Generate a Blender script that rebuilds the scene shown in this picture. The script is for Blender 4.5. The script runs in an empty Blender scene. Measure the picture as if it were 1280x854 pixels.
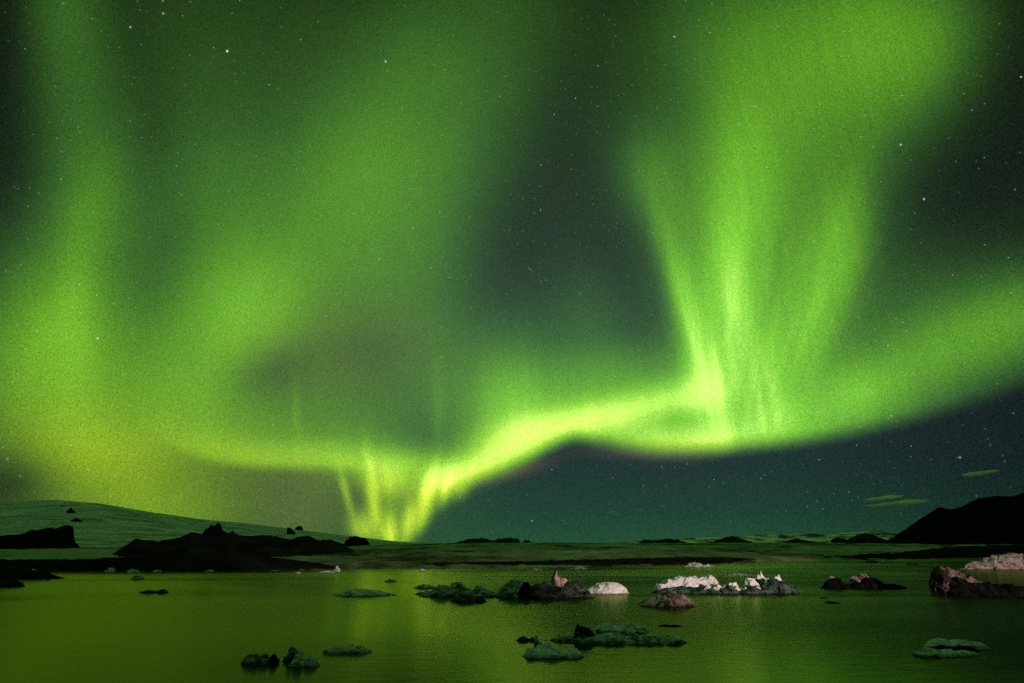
import bpy, bmesh, math, random
import numpy as np
from mathutils import Vector, Matrix, noise

C = bpy.context.scene
COL = C.collection
R = math.radians

# ------------------------------------------------------------------ camera
F, CX, CY = 711.0, 640.0, 427.0            # photograph's focal length and centre in its own pixels
HORIZON = 684.0
CAM_Z = 6.0
PITCH = math.atan((HORIZON - CY) / F)
SP, CP = math.sin(PITCH), math.cos(PITCH)
cd = bpy.data.cameras.new('camera')
cam = bpy.data.objects.new('camera', cd)
COL.objects.link(cam)
cam.location = (0, 0, CAM_Z)
cam.rotation_euler = (math.pi / 2 + PITCH, 0, 0)
cd.sensor_width = 36.0
cd.lens = F / 1280.0 * 36.0
cd.clip_start = 0.1
cd.clip_end = 60000
C.camera = cam
C.view_settings.view_transform = 'Standard'
C.view_settings.look = 'None'
C.view_settings.exposure = 0.0
C.view_settings.gamma = 1.0
C.view_settings.use_curve_mapping = False
C.cycles.use_denoising = False
C.cycles.use_adaptive_sampling = True
C.cycles.adaptive_threshold = 0.05
C.cycles.adaptive_min_samples = 16
C.cycles.max_bounces = 10
C.cycles.volume_bounces = 10
C.cycles.diffuse_bounces = 2
C.cycles.glossy_bounces = 3
C.cycles.sample_clamp_indirect = 4.0


def ray(px, py):
    """world direction seen at a place in the photograph"""
    a, b = (px - CX) / F, (CY - py) / F
    return Vector((a, CP - b * SP, SP + b * CP))


def tangent(px, py):
    """the sky's own coordinates: eastward and upward on the plane that touches the sky due north"""
    d = ray(px, py)
    return d.x / d.y, d.z / d.y


def ground(px, py, z=0.0):
    d = ray(px, py)
    t = (z - CAM_Z) / d.z
    return Vector((0, 0, CAM_Z)) + d * t


# ------------------------------------------------------------------ night sky with the aurora
W = bpy.data.worlds.new('World')
C.world = W
W.use_nodes = True
W.cycles.sampling_method = 'MANUAL'
W.cycles.sample_map_resolution = 512
nt = W.node_tree
nt.nodes.clear()


class G:
    """small helper for writing node graphs"""

    def __init__(s, nt):
        s.nt = nt

    def n(s, kind, **kw):
        o = s.nt.nodes.new(kind)
        for k, v in kw.items():
            setattr(o, k, v)
        return o

    def put(s, sock, v):
        if v is None:
            return
        if hasattr(v, 'is_output') or isinstance(v, bpy.types.NodeSocket):
            s.nt.links.new(v, sock)
        else:
            sock.default_value = v

    def m(s, op, a, b=None, c=None, clamp=False):
        o = s.n('ShaderNodeMath', operation=op, use_clamp=clamp)
        s.put(o.inputs[0], a)
        s.put(o.inputs[1], b)
        s.put(o.inputs[2], c)
        return o.outputs[0]

    def v(s, op, a, b=None, scale=None):
        o = s.n('ShaderNodeVectorMath', operation=op)
        s.put(o.inputs[0], a)
        s.put(o.inputs[1], b)
        if scale is not None:
            s.put(o.inputs['Scale'], scale)
        return o.outputs['Value'] if op in ('DOT_PRODUCT', 'LENGTH', 'DISTANCE') else o.outputs[0]

    def xyz(s, x, y, z):
        o = s.n('ShaderNodeCombineXYZ')
        for i, q in enumerate((x, y, z)):
            s.put(o.inputs[i], q)
        return o.outputs[0]

    def step(s, x, a, b, lo=0.0, hi=1.0):
        o = s.n('ShaderNodeMapRange', interpolation_type='SMOOTHSTEP')
        s.put(o.inputs['Value'], x)
        for k, q in (('From Min', a), ('From Max', b), ('To Min', lo), ('To Max', hi)):
            s.put(o.inputs[k], q)
        return o.outputs[0]

    def noise(s, vec, scale, detail=3, rough=0.5, dist=0.0):
        o = s.n('ShaderNodeTexNoise')
        s.put(o.inputs['Vector'], vec)
        o.inputs['Scale'].default_value = scale
        o.inputs['Detail'].default_value = detail
        o.inputs['Roughness'].default_value = rough
        o.inputs['Distortion'].default_value = dist
        return o.outputs['Fac']

    def ramp(s, x, stops):
        o = s.n('ShaderNodeValToRGB')
        s.put(o.inputs[0], x)
        el = o.color_ramp.elements
        while len(el) < len(stops):
            el.new(0.5)
        for e, (p, c) in zip(el, stops):
            e.position = p
            e.color = (*c, 1)
        return o.outputs[0]

    def mix(s, fac, a, b, blend='MIX'):
        o = s.n('ShaderNodeMix', data_type='RGBA', blend_type=blend)
        s.put(o.inputs[0], fac)
        for sock, q in ((o.inputs[6], a), (o.inputs[7], b)):
            s.put(sock, (*q, 1) if isinstance(q, tuple) and len(q) == 3 else q)
        return o.outputs[2]

    def curve(s, x, pts):
        o = s.n('ShaderNodeFloatCurve')
        s.put(o.inputs['Value'], x)
        cv = o.mapping.curves[0]
        pts = sorted(pts)
        while len(cv.points) < len(pts):
            cv.points.new(0.5, 0.5)
        for q, p in zip(cv.points, pts):
            q.location = p
            q.handle_type = 'AUTO'
        o.mapping.update()
        return o.outputs[0]


g = G(nt)
tc = g.n('ShaderNodeTexCoord')
DIR = tc.outputs['Generated']
sep = g.n('ShaderNodeSeparateXYZ')
g.put(sep.inputs[0], DIR)
dx, dy, dz = sep.outputs
ysafe = g.m('MAXIMUM', dy, 0.02)
U = g.m('DIVIDE', dx, ysafe)
V = g.m('DIVIDE', dz, ysafe)
UV = g.xyz(U, V, 0.0)
front = g.step(dy, 0.05, 0.35)


def glow(px, py, sx, sy, rot, amp):
    """one soft patch of light: centre, half widths and tilt (degrees, counter-clockwise) -> node value"""
    c, s = math.cos(R(rot)), math.sin(R(rot))
    e = 2.0
    u0, v0 = tangent(px, py)
    ax = tangent(px + e * c, py - e * s)
    ay = tangent(px - e * s, py - e * c)
    J = np.array([[(ax[0] - u0) / e, (ay[0] - u0) / e], [(ax[1] - v0) / e, (ay[1] - v0) / e]])
    A = np.linalg.inv(J @ np.diag([sx, sy]))        # (du, dv) -> unit patch
    d = g.v('SUBTRACT', UV, (u0, v0, 0))
    p = g.v('DOT_PRODUCT', d, (float(A[0, 0]), float(A[0, 1]), 0))
    q = g.v('DOT_PRODUCT', d, (float(A[1, 0]), float(A[1, 1]), 0))
    r2 = g.m('MULTIPLY_ADD', p, p, g.m('MULTIPLY', q, q))
    return g.m('MULTIPLY', g.m('POWER', 0.36788, r2), amp)


def total(patches):
    acc = None
    for a in patches:
        w = glow(*a)
        acc = w if acc is None else g.m('ADD', acc, w)
    return acc


US, VS = 3.0, 1.5


def edge(points, soft_px, up=True):
    """mask that is 1 above a lower border drawn through the points and 0 below it"""
    pts = []
    for p in points:
        u, v = tangent(*p)
        pts.append((u / US + 0.5, v / VS))
    x = g.m('MULTIPLY_ADD', U, 1 / US, 0.5)
    v0 = g.m('MULTIPLY', g.curve(x, pts), VS)
    return g.m('SUBTRACT', V, v0), v0


# fine rays: noise drawn out along the height of the curtains
wob = g.m('MULTIPLY', g.noise(UV, 2.2, 2), 0.10)
Us = g.m('ADD', U, wob)
rays_a = g.noise(g.xyz(g.m('MULTIPLY', Us, 16.0), g.m('MULTIPLY', V, 1.1), 0.0), 1.0, 3, 0.55)
rays_b = g.noise(g.xyz(g.m('MULTIPLY', Us, 48.0), g.m('MULTIPLY', V, 2.6), 4.0), 1.0, 2, 0.5)
soft = g.noise(UV, 5.0, 3, 0.5)
# the rays of the bright column fan out from where it meets the horizon
fu, fv = tangent(915, 700)
fan = g.m('DIVIDE', g.m('SUBTRACT', U, fu), g.m('MAXIMUM', g.m('SUBTRACT', V, fv), 0.05))
fan = g.m('ADD', fan, g.m('MULTIPLY', g.noise(UV, 3.0, 2), 0.10))
rays_f = g.noise(g.xyz(g.m('MULTIPLY', fan, 9.0), g.m('MULTIPLY', V, 2.6), 7.0), 1.0, 4, 0.6)

# --- left: the wide diffuse veil
left = total([
    (82, 20, 50, 190, 3, .115), (112, 300, 60, 150, -6, .17), (95, 400, 26, 110, 0, .09), (70, 440, 110, 90, 0, .06),
    (40, 430, 80, 120, 0, .21), (-60, 480, 130, 200, 0, .14),
    (300, 385, 95, 75, 35, .28), (420, 250, 110, 200, -32, .17), (560, 90, 120, 220, -28, .085),
    (520, 330, 70, 150, -12, .06), (470, 290, 120, 160, -30, .06), (250, 250, 90, 120, -20, .10),
    (170, 480, 150, 90, 0, .21), (250, 510, 60, 60, 0, .08), (160, 575, 110, 65, 0, .25), (190, 645, 110, 45, 0, .20),
    (90, 560, 70, 60, 0, .08), (340, 650, 100, 60, 0, .03), (250, 40, 160, 120, 0, .04), (230, 200, 120, 190, 0, .045), (420, 60, 160, 120, 0, .03), (700, 120, 160, 200, 0, .035),
    (440, 520, 130, 110, 0, .115), (560, 460, 60, 90, 0, .10), (370, 510, 6, 50, 2, .07), (548, 500, 9, 60, 0, .06),
    (385, 630, 50, 60, 0, .05), (320, 540, 90, 45, -12, .12),
])
# --- left arc: crisp lower border over the dark gap
dA, _ = edge([(-400, 300), (150, 500), (200, 545), (240, 570), (300, 583), (370, 587), (430, 588), (480, 590), (560, 580), (900, 560)], 6)
arc = g.m('MULTIPLY', total([(300, 570, 95, 26, -10, .20), (400, 572, 90, 22, 0, .26), (440, 560, 60, 50, 0, .10)]),
          g.step(dA, -0.012, 0.014))

ku, kv = tangent(500, 735)
kfan = g.m('DIVIDE', g.m('SUBTRACT', U, ku), g.m('MAXIMUM', g.m('SUBTRACT', V, kv), 0.04))
kfan = g.m('ADD', kfan, g.m('MULTIPLY', g.noise(UV, 9.0, 2), 0.25))
rays_k = g.noise(g.xyz(g.m('MULTIPLY', kfan, 5.5), g.m('MULTIPLY', V, 6.0), 2.0), 1.0, 3, 0.6)
# --- the fold that drops to the horizon
dB, _ = edge([(300, 600), (400, 640), (440, 676), (480, 700), (502, 690), (522, 670), (542, 650), (562, 632), (584, 616), (604, 605), (640, 593), (690, 566), (760, 500), (1100, 400)], 6)
fold = total([
    (500, 586, 64, 22, 0, .40), (560, 597, 40, 18, 20, .42), (432, 614, 5, 34, 14, .26), (466, 618, 8, 46, 8, .46), (488, 604, 20, 20, 0, .34),
    (455, 660, 17, 20, 0, .42), (488, 668, 10, 24, 0, .62), (512, 652, 9, 28, -10, .58), (530, 630, 8, 36, -8, .62), (542, 610, 6, 30, -8, .36), (557, 607, 8, 24, -10, .45),
    (576, 614, 12, 18, 0, .22), (492, 640, 32, 30, 0, .12),
])
fold = g.m('MULTIPLY', fold, g.step(dB, -0.022, 0.02))
fold = g.m('MULTIPLY', fold, g.m('MULTIPLY_ADD', rays_k, 0.80, 0.70))

# --- the great arc and its bright column on the right
dC, _ = edge([(-200, 760), (440, 690), (520, 645), (575, 612), (620, 597), (660, 580), (690, 562), (718, 551), (745, 557), (800, 567), (860, 569),
              (930, 562), (1000, 555), (1060, 545), (1120, 533), (1200, 512), (1290, 482), (1500, 400)], 8)
band = total([
    (600, 585, 45, 20, 22, .50), (640, 555, 60, 30, 20, .62), (705, 532, 75, 24, 12, .52), (790, 512, 80, 22, 12, .50), (860, 495, 50, 26, 10, .34),
    (640, 520, 50, 60, 0, .34), (760, 490, 130, 50, 8, .30), (640, 465, 55, 75, 0, .17), (740, 420, 70, 90, 0, .10),
    (820, 548, 70, 22, -4, .52), (880, 550, 70, 24, 3, .34), (965, 535, 70, 35, 4, .40), (1050, 505, 80, 50, 12, .26),
    (1130, 465, 110, 56, 20, .21), (1240, 410, 95, 52, 22, .18), (1160, 395, 120, 70, 20, .07), (1290, 395, 60, 60, 22, .10), (1180, 350, 130, 90, 20, .04), (1075, 490, 40, 30, 0, .10),
])
column = total([
    (885, 490, 24, 60, 8, .27), (868, 420, 20, 100, 12, .22), (846, 350, 16, 90, 16, .20), (908, 400, 54, 95, 0, .42), (930, 470, 46, 65, 0, .24),
    (935, 260, 50, 130, 2, .27), (915, 330, 26, 110, 2, .08), (968, 490, 9, 40, 10, .18), (874, 440, 5, 60, 11, .12), (897, 470, 5, 50, 10, .14), (938, 420, 8, 60, 4, .08), (950, 500, 5, 45, 6, .10), (858, 400, 4, 60, 13, .12),
    (830, 260, 50, 90, 14, .12), (880, 290, 60, 120, 8, .10), (1000, 430, 36, 90, -24, .30), (1050, 305, 36, 90, -14, .28), (1010, 360, 70, 110, -15, .14),
    (960, 140, 95, 140, -10, .18), (1085, 40, 110, 110, -40, .26), (1040, 200, 90, 130, -30, .08), (900, 40, 90, 100, 0, .10),
    (1160, 60, 70, 90, -35, .10), (805, 215, 36, 50, 0, .05), (905, 560, 20, 60, 0, .12),
])
rightm = g.m('MULTIPLY', g.m('ADD', band, g.m('MULTIPLY', column, g.m('MULTIPLY_ADD', g.m('SUBTRACT', rays_f, 0.48), g.step(V, 0.95, 0.40, 0.25, 0.95), 1.0))), g.step(dC, -0.016, 0.028))
rightm = g.m('MULTIPLY', rightm, g.m('MULTIPLY_ADD', rays_b, 0.26, 0.86))

# places where the veil is thin
thin = total([(345, 462, 55, 34, 20, .50), (455, 435, 80, 40, 0, .28), (190, 150, 40, 170, 6, .24), (330, 60, 110, 100, -25, .10),
              (700, 190, 60, 260, -12, .55), (780, 330, 50, 90, 14, .65), (640, 300, 50, 110, -8, .2), (378, 618, 55, 40, 0, .35), (5, 606, 70, 40, 0, .65), (-25, 320, 50, 260, 0, .35),
              (-10, 40, 40, 150, 0, .6), (1290, 120, 90, 150, -30, .85), (1200, 250, 90, 90, -30, .55), (505, 622, 26, 22, 20, .2)])
veil = g.m('MULTIPLY', g.m('ADD', left, arc), g.m('MULTIPLY_ADD', soft, 0.34, 0.76))
veil = g.m('MULTIPLY', veil, g.m('MULTIPLY_ADD', rays_a, 0.16, 0.92))
veil = g.m('MULTIPLY', veil, g.m('SUBTRACT', 1.0, thin, clamp=True))
rightm = g.m('MULTIPLY', rightm, g.m('SUBTRACT', 1.0, g.m('MULTIPLY', thin, 0.8), clamp=True))
light = g.m('MULTIPLY', g.m('ADD', g.m('ADD', veil, rightm), fold), front)

light = g.m('MULTIPLY', light, g.m('DIVIDE', 1.0, g.m('POWER', g.m('ADD', 1.0, g.m('POWER', g.m('MULTIPLY', light, .92), 5.0)), .2)))
yellow = g.m('ADD', total([(80, 580, 230, 100, 0, .75), (300, 640, 260, 80, 0, .85), (495, 655, 80, 45, 0, 1.0), (20, 420, 160, 110, 0, .15), (430, 440, 130, 90, 0, .38),
                           (860, 560, 110, 14, 0, .5), (600, 600, 60, 14, 20, .5), (700, 540, 150, 36, 12, .35)]), 0.0, clamp=True)
hue_g = g.ramp(light, [(0, (0, 0, 0)), (.12, (.030, .105, .010)), (.30, (.090, .29, .010)), (.60, (.20, .61, .022)), (.85, (.42, .89, .090)), (1.0, (.54, .97, .14))])
hue_y = g.ramp(light, [(0, (0, 0, 0)), (.12, (.060, .11, .006)), (.30, (.165, .29, .004)), (.60, (.40, .60, .008)), (.85, (.66, .84, .03)), (1.0, (.80, .92, .10))])
aur = g.mix(yellow, hue_g, hue_y)
aur = g.v('SCALE', aur, None, g.step(light, 0.70, 1.02, 1.0, 1.36))       # the overexposed cores
# nitrogen's rosy lower fringe and the warm murk low in the west
rose = total([(800, 568, 60, 8, -3, .035), (650, 590, 45, 7, 18, .045), (880, 553, 50, 14, 8, .04)])
aur = g.v('ADD', aur, g.v('SCALE', (1.0, .42, .40), None, rose))
murk = total([(380, 625, 70, 60, 0, .035), (345, 455, 60, 40, 0, .018), (450, 430, 100, 60, 0, .022)])
aur = g.v('ADD', aur, g.v('SCALE', (1.0, .75, .25), None, murk))

# the dark sky itself: teal near the horizon, nearly neutral above
up = g.m('DIVIDE', V, 1.4, clamp=True)
dark = g.ramp(up, [(0, (.017, .080, .036)), (.04, (.014, .052, .034)), (.09, (.014, .036, .034)), (.16, (.017, .033, .036)), (.35, (.022, .040, .034)), (.8, (.018, .032, .018)), (1, (.013, .024, .012))])
side = g.m('ADD', total([(760, 600, 420, 300, 0, .75), (640, 260, 360, 260, 0, .35)]), 0.32, clamp=True)
dark = g.v('SCALE', dark, None, g.m('MULTIPLY', side, front))

# stars: small points, each with its own strength and tint
def stars(scale, size, gain, lo):
    vo = g.n('ShaderNodeTexVoronoi', feature='F1')
    g.put(vo.inputs['Vector'], DIR)
    vo.inputs['Scale'].default_value = scale
    m = g.m('SUBTRACT', 1.0, g.step(vo.outputs['Distance'], 0.0, size * scale))
    sc = g.n('ShaderNodeSeparateColor')
    g.put(sc.inputs[0], vo.outputs['Color'])
    b = g.m('POWER', sc.outputs[0], lo)
    tint = g.mix(sc.outputs[1], (1.0, .86, .66), (.72, .86, 1.0))
    return g.v('SCALE', tint, None, g.m('MULTIPLY', g.m('MULTIPLY', m, b), gain))


st = g.v('ADD', stars(58, .0014, .60, 2.2), stars(19, .0014, .85, 2.2))
st = g.v('ADD', st, stars(100, .0014, .24, 1.0))
for px, py, a, s in ((284, 64, 1.2, 1.1), (163, 34, .7, .9), (482, 77, .55, 1.1), (1126, 181, .6, 1.1), (122, 423, .6, 1.1), (1155, 249, .6, 1.1),
                     (204, 17, .5, 1.1), (843, 46, .5, 1.0), (1200, 572, .6, .9), (665, 651, .6, .9)):
    st = g.v('ADD', st, g.v('SCALE', (1.0, .97, .92), None, glow(px, py, s, s, 0, a)))
# camera grain put into the sky colour: a faint fine mottling of the whole sky
gn = g.n('ShaderNodeTexNoise')
g.put(gn.inputs['Vector'], DIR)
gn.inputs['Scale'].default_value = 520.0
gn.inputs['Detail'].default_value = 1.0
grain = g.v('MULTIPLY_ADD', g.mix(0.6, gn.outputs['Color'], gn.outputs['Fac']), (1.7, 1.5, 1.9))
grain.node.inputs[2].default_value = (.15, .25, .05)
sky = g.v('ADD', aur, dark)
sky = g.v('MULTIPLY', sky, grain)
sky = g.v('ADD', sky, g.v('SCALE', g.v('SUBTRACT', gn.outputs['Color'], (.46, .46, .46)), None, 0.022))
sky = g.v('MAXIMUM', sky, (0.001, 0.002, 0.001))
sky = g.v('ADD', sky, g.v('SCALE', st, None, g.step(dz, 0.01, 0.08)))
above = g.step(dz, -0.03, 0.0)
sky = g.v('SCALE', sky, None, above)
back = g.v('SCALE', (.022, .058, .026), None, g.m('SUBTRACT', 1.0, front))
# the same veil goes on over the camera's head, above the frame
overhead = g.v('SCALE', (.175, .50, .12), None, g.step(dz, 0.84, 0.98))
back = g.v('ADD', back, overhead)
sky = g.v('ADD', sky, back)
bg = g.n('ShaderNodeBackground')
g.put(bg.inputs['Color'], sky)
bg.inputs['Strength'].default_value = 1.0
out = g.n('ShaderNodeOutputWorld')
nt.links.new(bg.outputs[0], out.inputs[0])
#SKYEND

# ------------------------------------------------------------------ materials
def new_mat(name):
    m = bpy.data.materials.new(name)
    m.use_nodes = True
    m.node_tree.nodes.clear()
    return m, G(m.node_tree)


def finish(m, q, color, rough, bump=None, strength=0.5, dist=0.1, spec=0.4, ior=1.31, sss=0.0):
    p = q.n('ShaderNodeBsdfPrincipled')
    q.put(p.inputs['Base Color'], color if not (isinstance(color, tuple) and len(color) == 3) else (*color, 1))
    q.put(p.inputs['Roughness'], rough)
    p.inputs['Specular IOR Level'].default_value = spec
    p.inputs['IOR'].default_value = ior
    if bump is not None:
        b = q.n('ShaderNodeBump')
        b.inputs['Strength'].default_value = strength
        b.inputs['Distance'].default_value = dist
        q.put(b.inputs['Height'], bump)
        q.nt.links.new(b.outputs[0], p.inputs['Normal'])
    o = q.n('ShaderNodeOutputMaterial')
    q.nt.links.new(p.outputs[0], o.inputs[0])
    return m


def pos(q):
    return q.n('ShaderNodeNewGeometry').outputs['Position']


def scaled(q, vec, s):
    return q.v('MULTIPLY', vec, s)


def ice_mat(name, clean, dirty, amount, rough=0.5, streak=(1.2, 1.2, 3.0), bump=0.45, bd=.4, spec=.35):
    m, q = new_mat(name)
    P = pos(q)
    a = q.noise(scaled(q, P, streak), 0.55, 6, 0.65, 0.6)
    b = q.noise(P, 3.1, 5, 0.7)
    k = q.m('ADD', q.m('MULTIPLY', a, 0.7), q.m('MULTIPLY', b, 0.3))
    f = q.step(k, 0.62 - amount * 0.5, 0.78 - amount * 0.5)
    f = q.m('SUBTRACT', 1.0, f)
    c = q.mix(f, dirty, clean)
    tone = q.noise(P, 0.9, 4, 0.6)
    c = q.mix(1.0, c, q.ramp(tone, [(.25, (.72, .74, .76)), (.7, (1, 1, 1))]), 'MULTIPLY')
    crack = q.n('ShaderNodeTexVoronoi', feature='DISTANCE_TO_EDGE')
    q.put(crack.inputs['Vector'], q.v('ADD', P, q.v('SCALE', (1, 1, 1), None, b)))
    crack.inputs['Scale'].default_value = 0.9
    h = q.m('ADD', q.m('MULTIPLY', q.noise(scaled(q, P, streak), 2.2, 8, 0.72), 0.5), q.step(crack.outputs['Distance'], 0.0, 0.05, -0.12, 0.0))
    sp = q.n('ShaderNodeSeparateXYZ')
    q.put(sp.inputs[0], P)
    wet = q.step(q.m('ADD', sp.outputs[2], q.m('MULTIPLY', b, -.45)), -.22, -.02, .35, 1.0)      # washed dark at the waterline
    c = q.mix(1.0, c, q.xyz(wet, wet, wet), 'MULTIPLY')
    return finish(m, q, c, rough, h, bump, bd, spec)


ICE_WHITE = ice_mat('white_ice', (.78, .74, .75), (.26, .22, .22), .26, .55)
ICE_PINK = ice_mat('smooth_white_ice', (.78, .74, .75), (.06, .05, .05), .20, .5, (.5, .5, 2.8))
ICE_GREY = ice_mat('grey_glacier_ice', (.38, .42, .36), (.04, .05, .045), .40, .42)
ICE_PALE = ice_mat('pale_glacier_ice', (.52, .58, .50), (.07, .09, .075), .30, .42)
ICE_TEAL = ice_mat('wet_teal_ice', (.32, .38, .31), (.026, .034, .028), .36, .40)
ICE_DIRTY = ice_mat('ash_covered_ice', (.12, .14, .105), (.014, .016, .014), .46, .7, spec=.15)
ICE_BLACK = ice_mat('ash_and_shade_ice', (.009, .011, .009), (.003, .004, .003), .5, .9, spec=.05)  # ash-laden ice; also paints the shade of unlit fronts and gaps
ICE_DEEP = ice_mat('dark_shaded_ice', (.060, .105, .080), (.012, .020, .015), .40, .45)  # clear ice with its unlit shade painted into the colour
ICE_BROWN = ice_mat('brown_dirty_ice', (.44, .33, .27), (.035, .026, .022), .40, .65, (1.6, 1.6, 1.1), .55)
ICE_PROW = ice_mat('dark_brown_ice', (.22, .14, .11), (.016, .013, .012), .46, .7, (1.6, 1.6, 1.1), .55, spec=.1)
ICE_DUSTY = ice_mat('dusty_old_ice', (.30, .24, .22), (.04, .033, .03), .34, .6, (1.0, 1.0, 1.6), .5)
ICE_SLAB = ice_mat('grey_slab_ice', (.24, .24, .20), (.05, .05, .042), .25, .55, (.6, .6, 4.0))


def ground_mat(name, light, darkc, slope=None, sc=0.02, cut=(.42, .62), stretch=(1, 1, 1), rough=0.9, bumpd=0.6):
    m, q = new_mat(name)
    P = scaled(q, pos(q), stretch)
    a = q.noise(P, sc, 8, 0.62, 0.5)
    b = q.noise(P, sc * 22, 5, 0.7)
    k = q.m('ADD', q.m('MULTIPLY', a, .72), q.m('MULTIPLY', b, .28))
    c = q.mix(q.step(k, *cut), darkc, light)
    return finish(m, q, c, rough, q.noise(pos(q), sc * 30, 6, 0.7), 0.6, bumpd, 0.03)


HILLOCK = ground_mat('dark_hillock_rubble', (.040, .050, .032), (.010, .012, .009), sc=.02)
PLAIN = ground_mat('mossy_outwash_gravel', (.26, .31, .18), (.014, .018, .012), sc=.006, cut=(.40, .58), stretch=(.7, .32, 1.0))
MORAINE = ground_mat('black_moraine_gravel', (.016, .017, .014), (.006, .006, .006), sc=.05)
BASALT = ground_mat('black_basalt', (.008, .008, .009), (.004, .004, .004), sc=.01, rough=1.0)
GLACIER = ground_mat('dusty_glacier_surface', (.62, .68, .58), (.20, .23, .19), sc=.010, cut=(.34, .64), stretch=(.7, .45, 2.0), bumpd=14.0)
GLACIER_FAR = ground_mat('pale_glacier_tongue', (.80, .84, .62), (.06, .075, .06), sc=.009, cut=(.43, .55), stretch=(.8, .4, 2.0), bumpd=6.0)  # bright snow colour with dark speckles

# water: nearly black below, a slightly ruffled mirror above (a long exposure smooths the ripples)
m, q = new_mat('lagoon_water')
P = pos(q)
rip = q.m('ADD', q.m('MULTIPLY', q.noise(scaled(q, P, (.35, 1.0, 1.0)), 1.4, 4, 0.55), 0.6), q.m('MULTIPLY', q.noise(scaled(q, P, (.5, 1.0, 1.0)), 5.0, 3, 0.6), 0.25))
patch = q.noise(scaled(q, P, (.010, .030, 1.0)), 1.0, 4, 0.5, 1.2)
rgh = q.step(patch, 0.36, 0.66, 0.13, 0.20)
bp = q.n('ShaderNodeBump')
bp.inputs['Strength'].default_value = .22
bp.inputs['Distance'].default_value = .10
q.put(bp.inputs['Height'], rip)
gl = q.n('ShaderNodeBsdfGlossy')
gl.inputs['Color'].default_value = (.88, 1.0, .45, 1)
q.put(gl.inputs['Roughness'], rgh)
q.nt.links.new(bp.outputs[0], gl.inputs['Normal'])
di = q.n('ShaderNodeBsdfDiffuse')
di.inputs['Color'].default_value = (.004, .010, .005, 1)
fr = q.n('ShaderNodeFresnel')
fr.inputs['IOR'].default_value = 1.333
q.nt.links.new(bp.outputs[0], fr.inputs['Normal'])
mx = q.n('ShaderNodeMixShader')
q.put(mx.inputs[0], q.m('MULTIPLY', fr.outputs[0], .45))        # silty melt water mirrors less than clear water
q.nt.links.new(di.outputs[0], mx.inputs[1])
q.nt.links.new(gl.outputs[0], mx.inputs[2])
wo = q.n('ShaderNodeOutputMaterial')
q.nt.links.new(mx.outputs[0], wo.inputs[0])
WATER = m


# ------------------------------------------------------------------ helpers
def props(o, label=None, cat=None, group=None, kind=None):
    for k, v in (('label', label), ('category', cat), ('group', group), ('kind', kind)):
        if v:
            o[k] = v
    return o


def mesh_obj(name, verts, faces, mat, parent=None, smooth=True, loc=None):
    me = bpy.data.meshes.new(name)
    me.from_pydata([tuple(v) for v in verts], [], faces)
    me.materials.append(mat)
    if smooth:
        me.polygons.foreach_set('use_smooth', [True] * len(me.polygons))
    me.update()
    o = bpy.data.objects.new(name, me)
    COL.objects.link(o)
    if parent:
        o.parent = parent
    if loc is not None:
        o.location = loc
    return o


def grid_faces(nx, ny, keep=None):
    fs = []
    for j in range(ny - 1):
        for i in range(nx - 1):
            a = j * nx + i
            if keep is None or keep[j, i]:
                fs.append((a, a + 1, a + nx + 1, a + nx))
    return fs


def interp(points):
    xs = [p[0] for p in points]
    ys = [p[1] for p in points]
    return lambda x: float(np.interp(x, xs, ys))


def fbm(p, oct=5, h=0.9, lac=2.1):
    return noise.fractal(p, h, lac, oct)


def smooth01(t):
    t = min(1, max(0, t))
    return t * t * (3 - 2 * t)


# ------------------------------------------------------------------ land and water
S = 20000
props(mesh_obj('water', [(-S, -400, 0), (S, -400, 0), (S, 1500, 0), (-S, 1500, 0)], [(0, 1, 2, 3)], WATER), 'calm lagoon water mirroring the green aurora', None, None, 'structure')

SHORE = interp([(-900, 717), (0, 715), (330, 714), (450, 712.5), (640, 710.5), (760, 708.5), (900, 705.5), (1000, 702), (1100, 700), (1200, 697), (1280, 695.5), (2000, 694)])


def horizontal(px):
    d = ray(px, HORIZON)
    return Vector((d.x, d.y, 0)).normalized()


def dist_at(px, py):
    p = ground(px, py)
    return math.hypot(p.x, p.y)


def height_for(px, py, dist):
    """height of something that stands dist metres away and reaches row py in column px"""
    lo, hi = -500.0, 6000.0
    hd = horizontal(px)
    for _ in range(50):
        mid = (lo + hi) / 2
        p = hd * dist
        vx, vy, vz = p.x, p.y, mid - CAM_Z
        Z = vy * CP + vz * SP
        Y = -vy * SP + vz * CP
        row = CY - F * Y / Z
        if row > py:
            lo = mid
        else:
            hi = mid
    return (lo + hi) / 2


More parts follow.
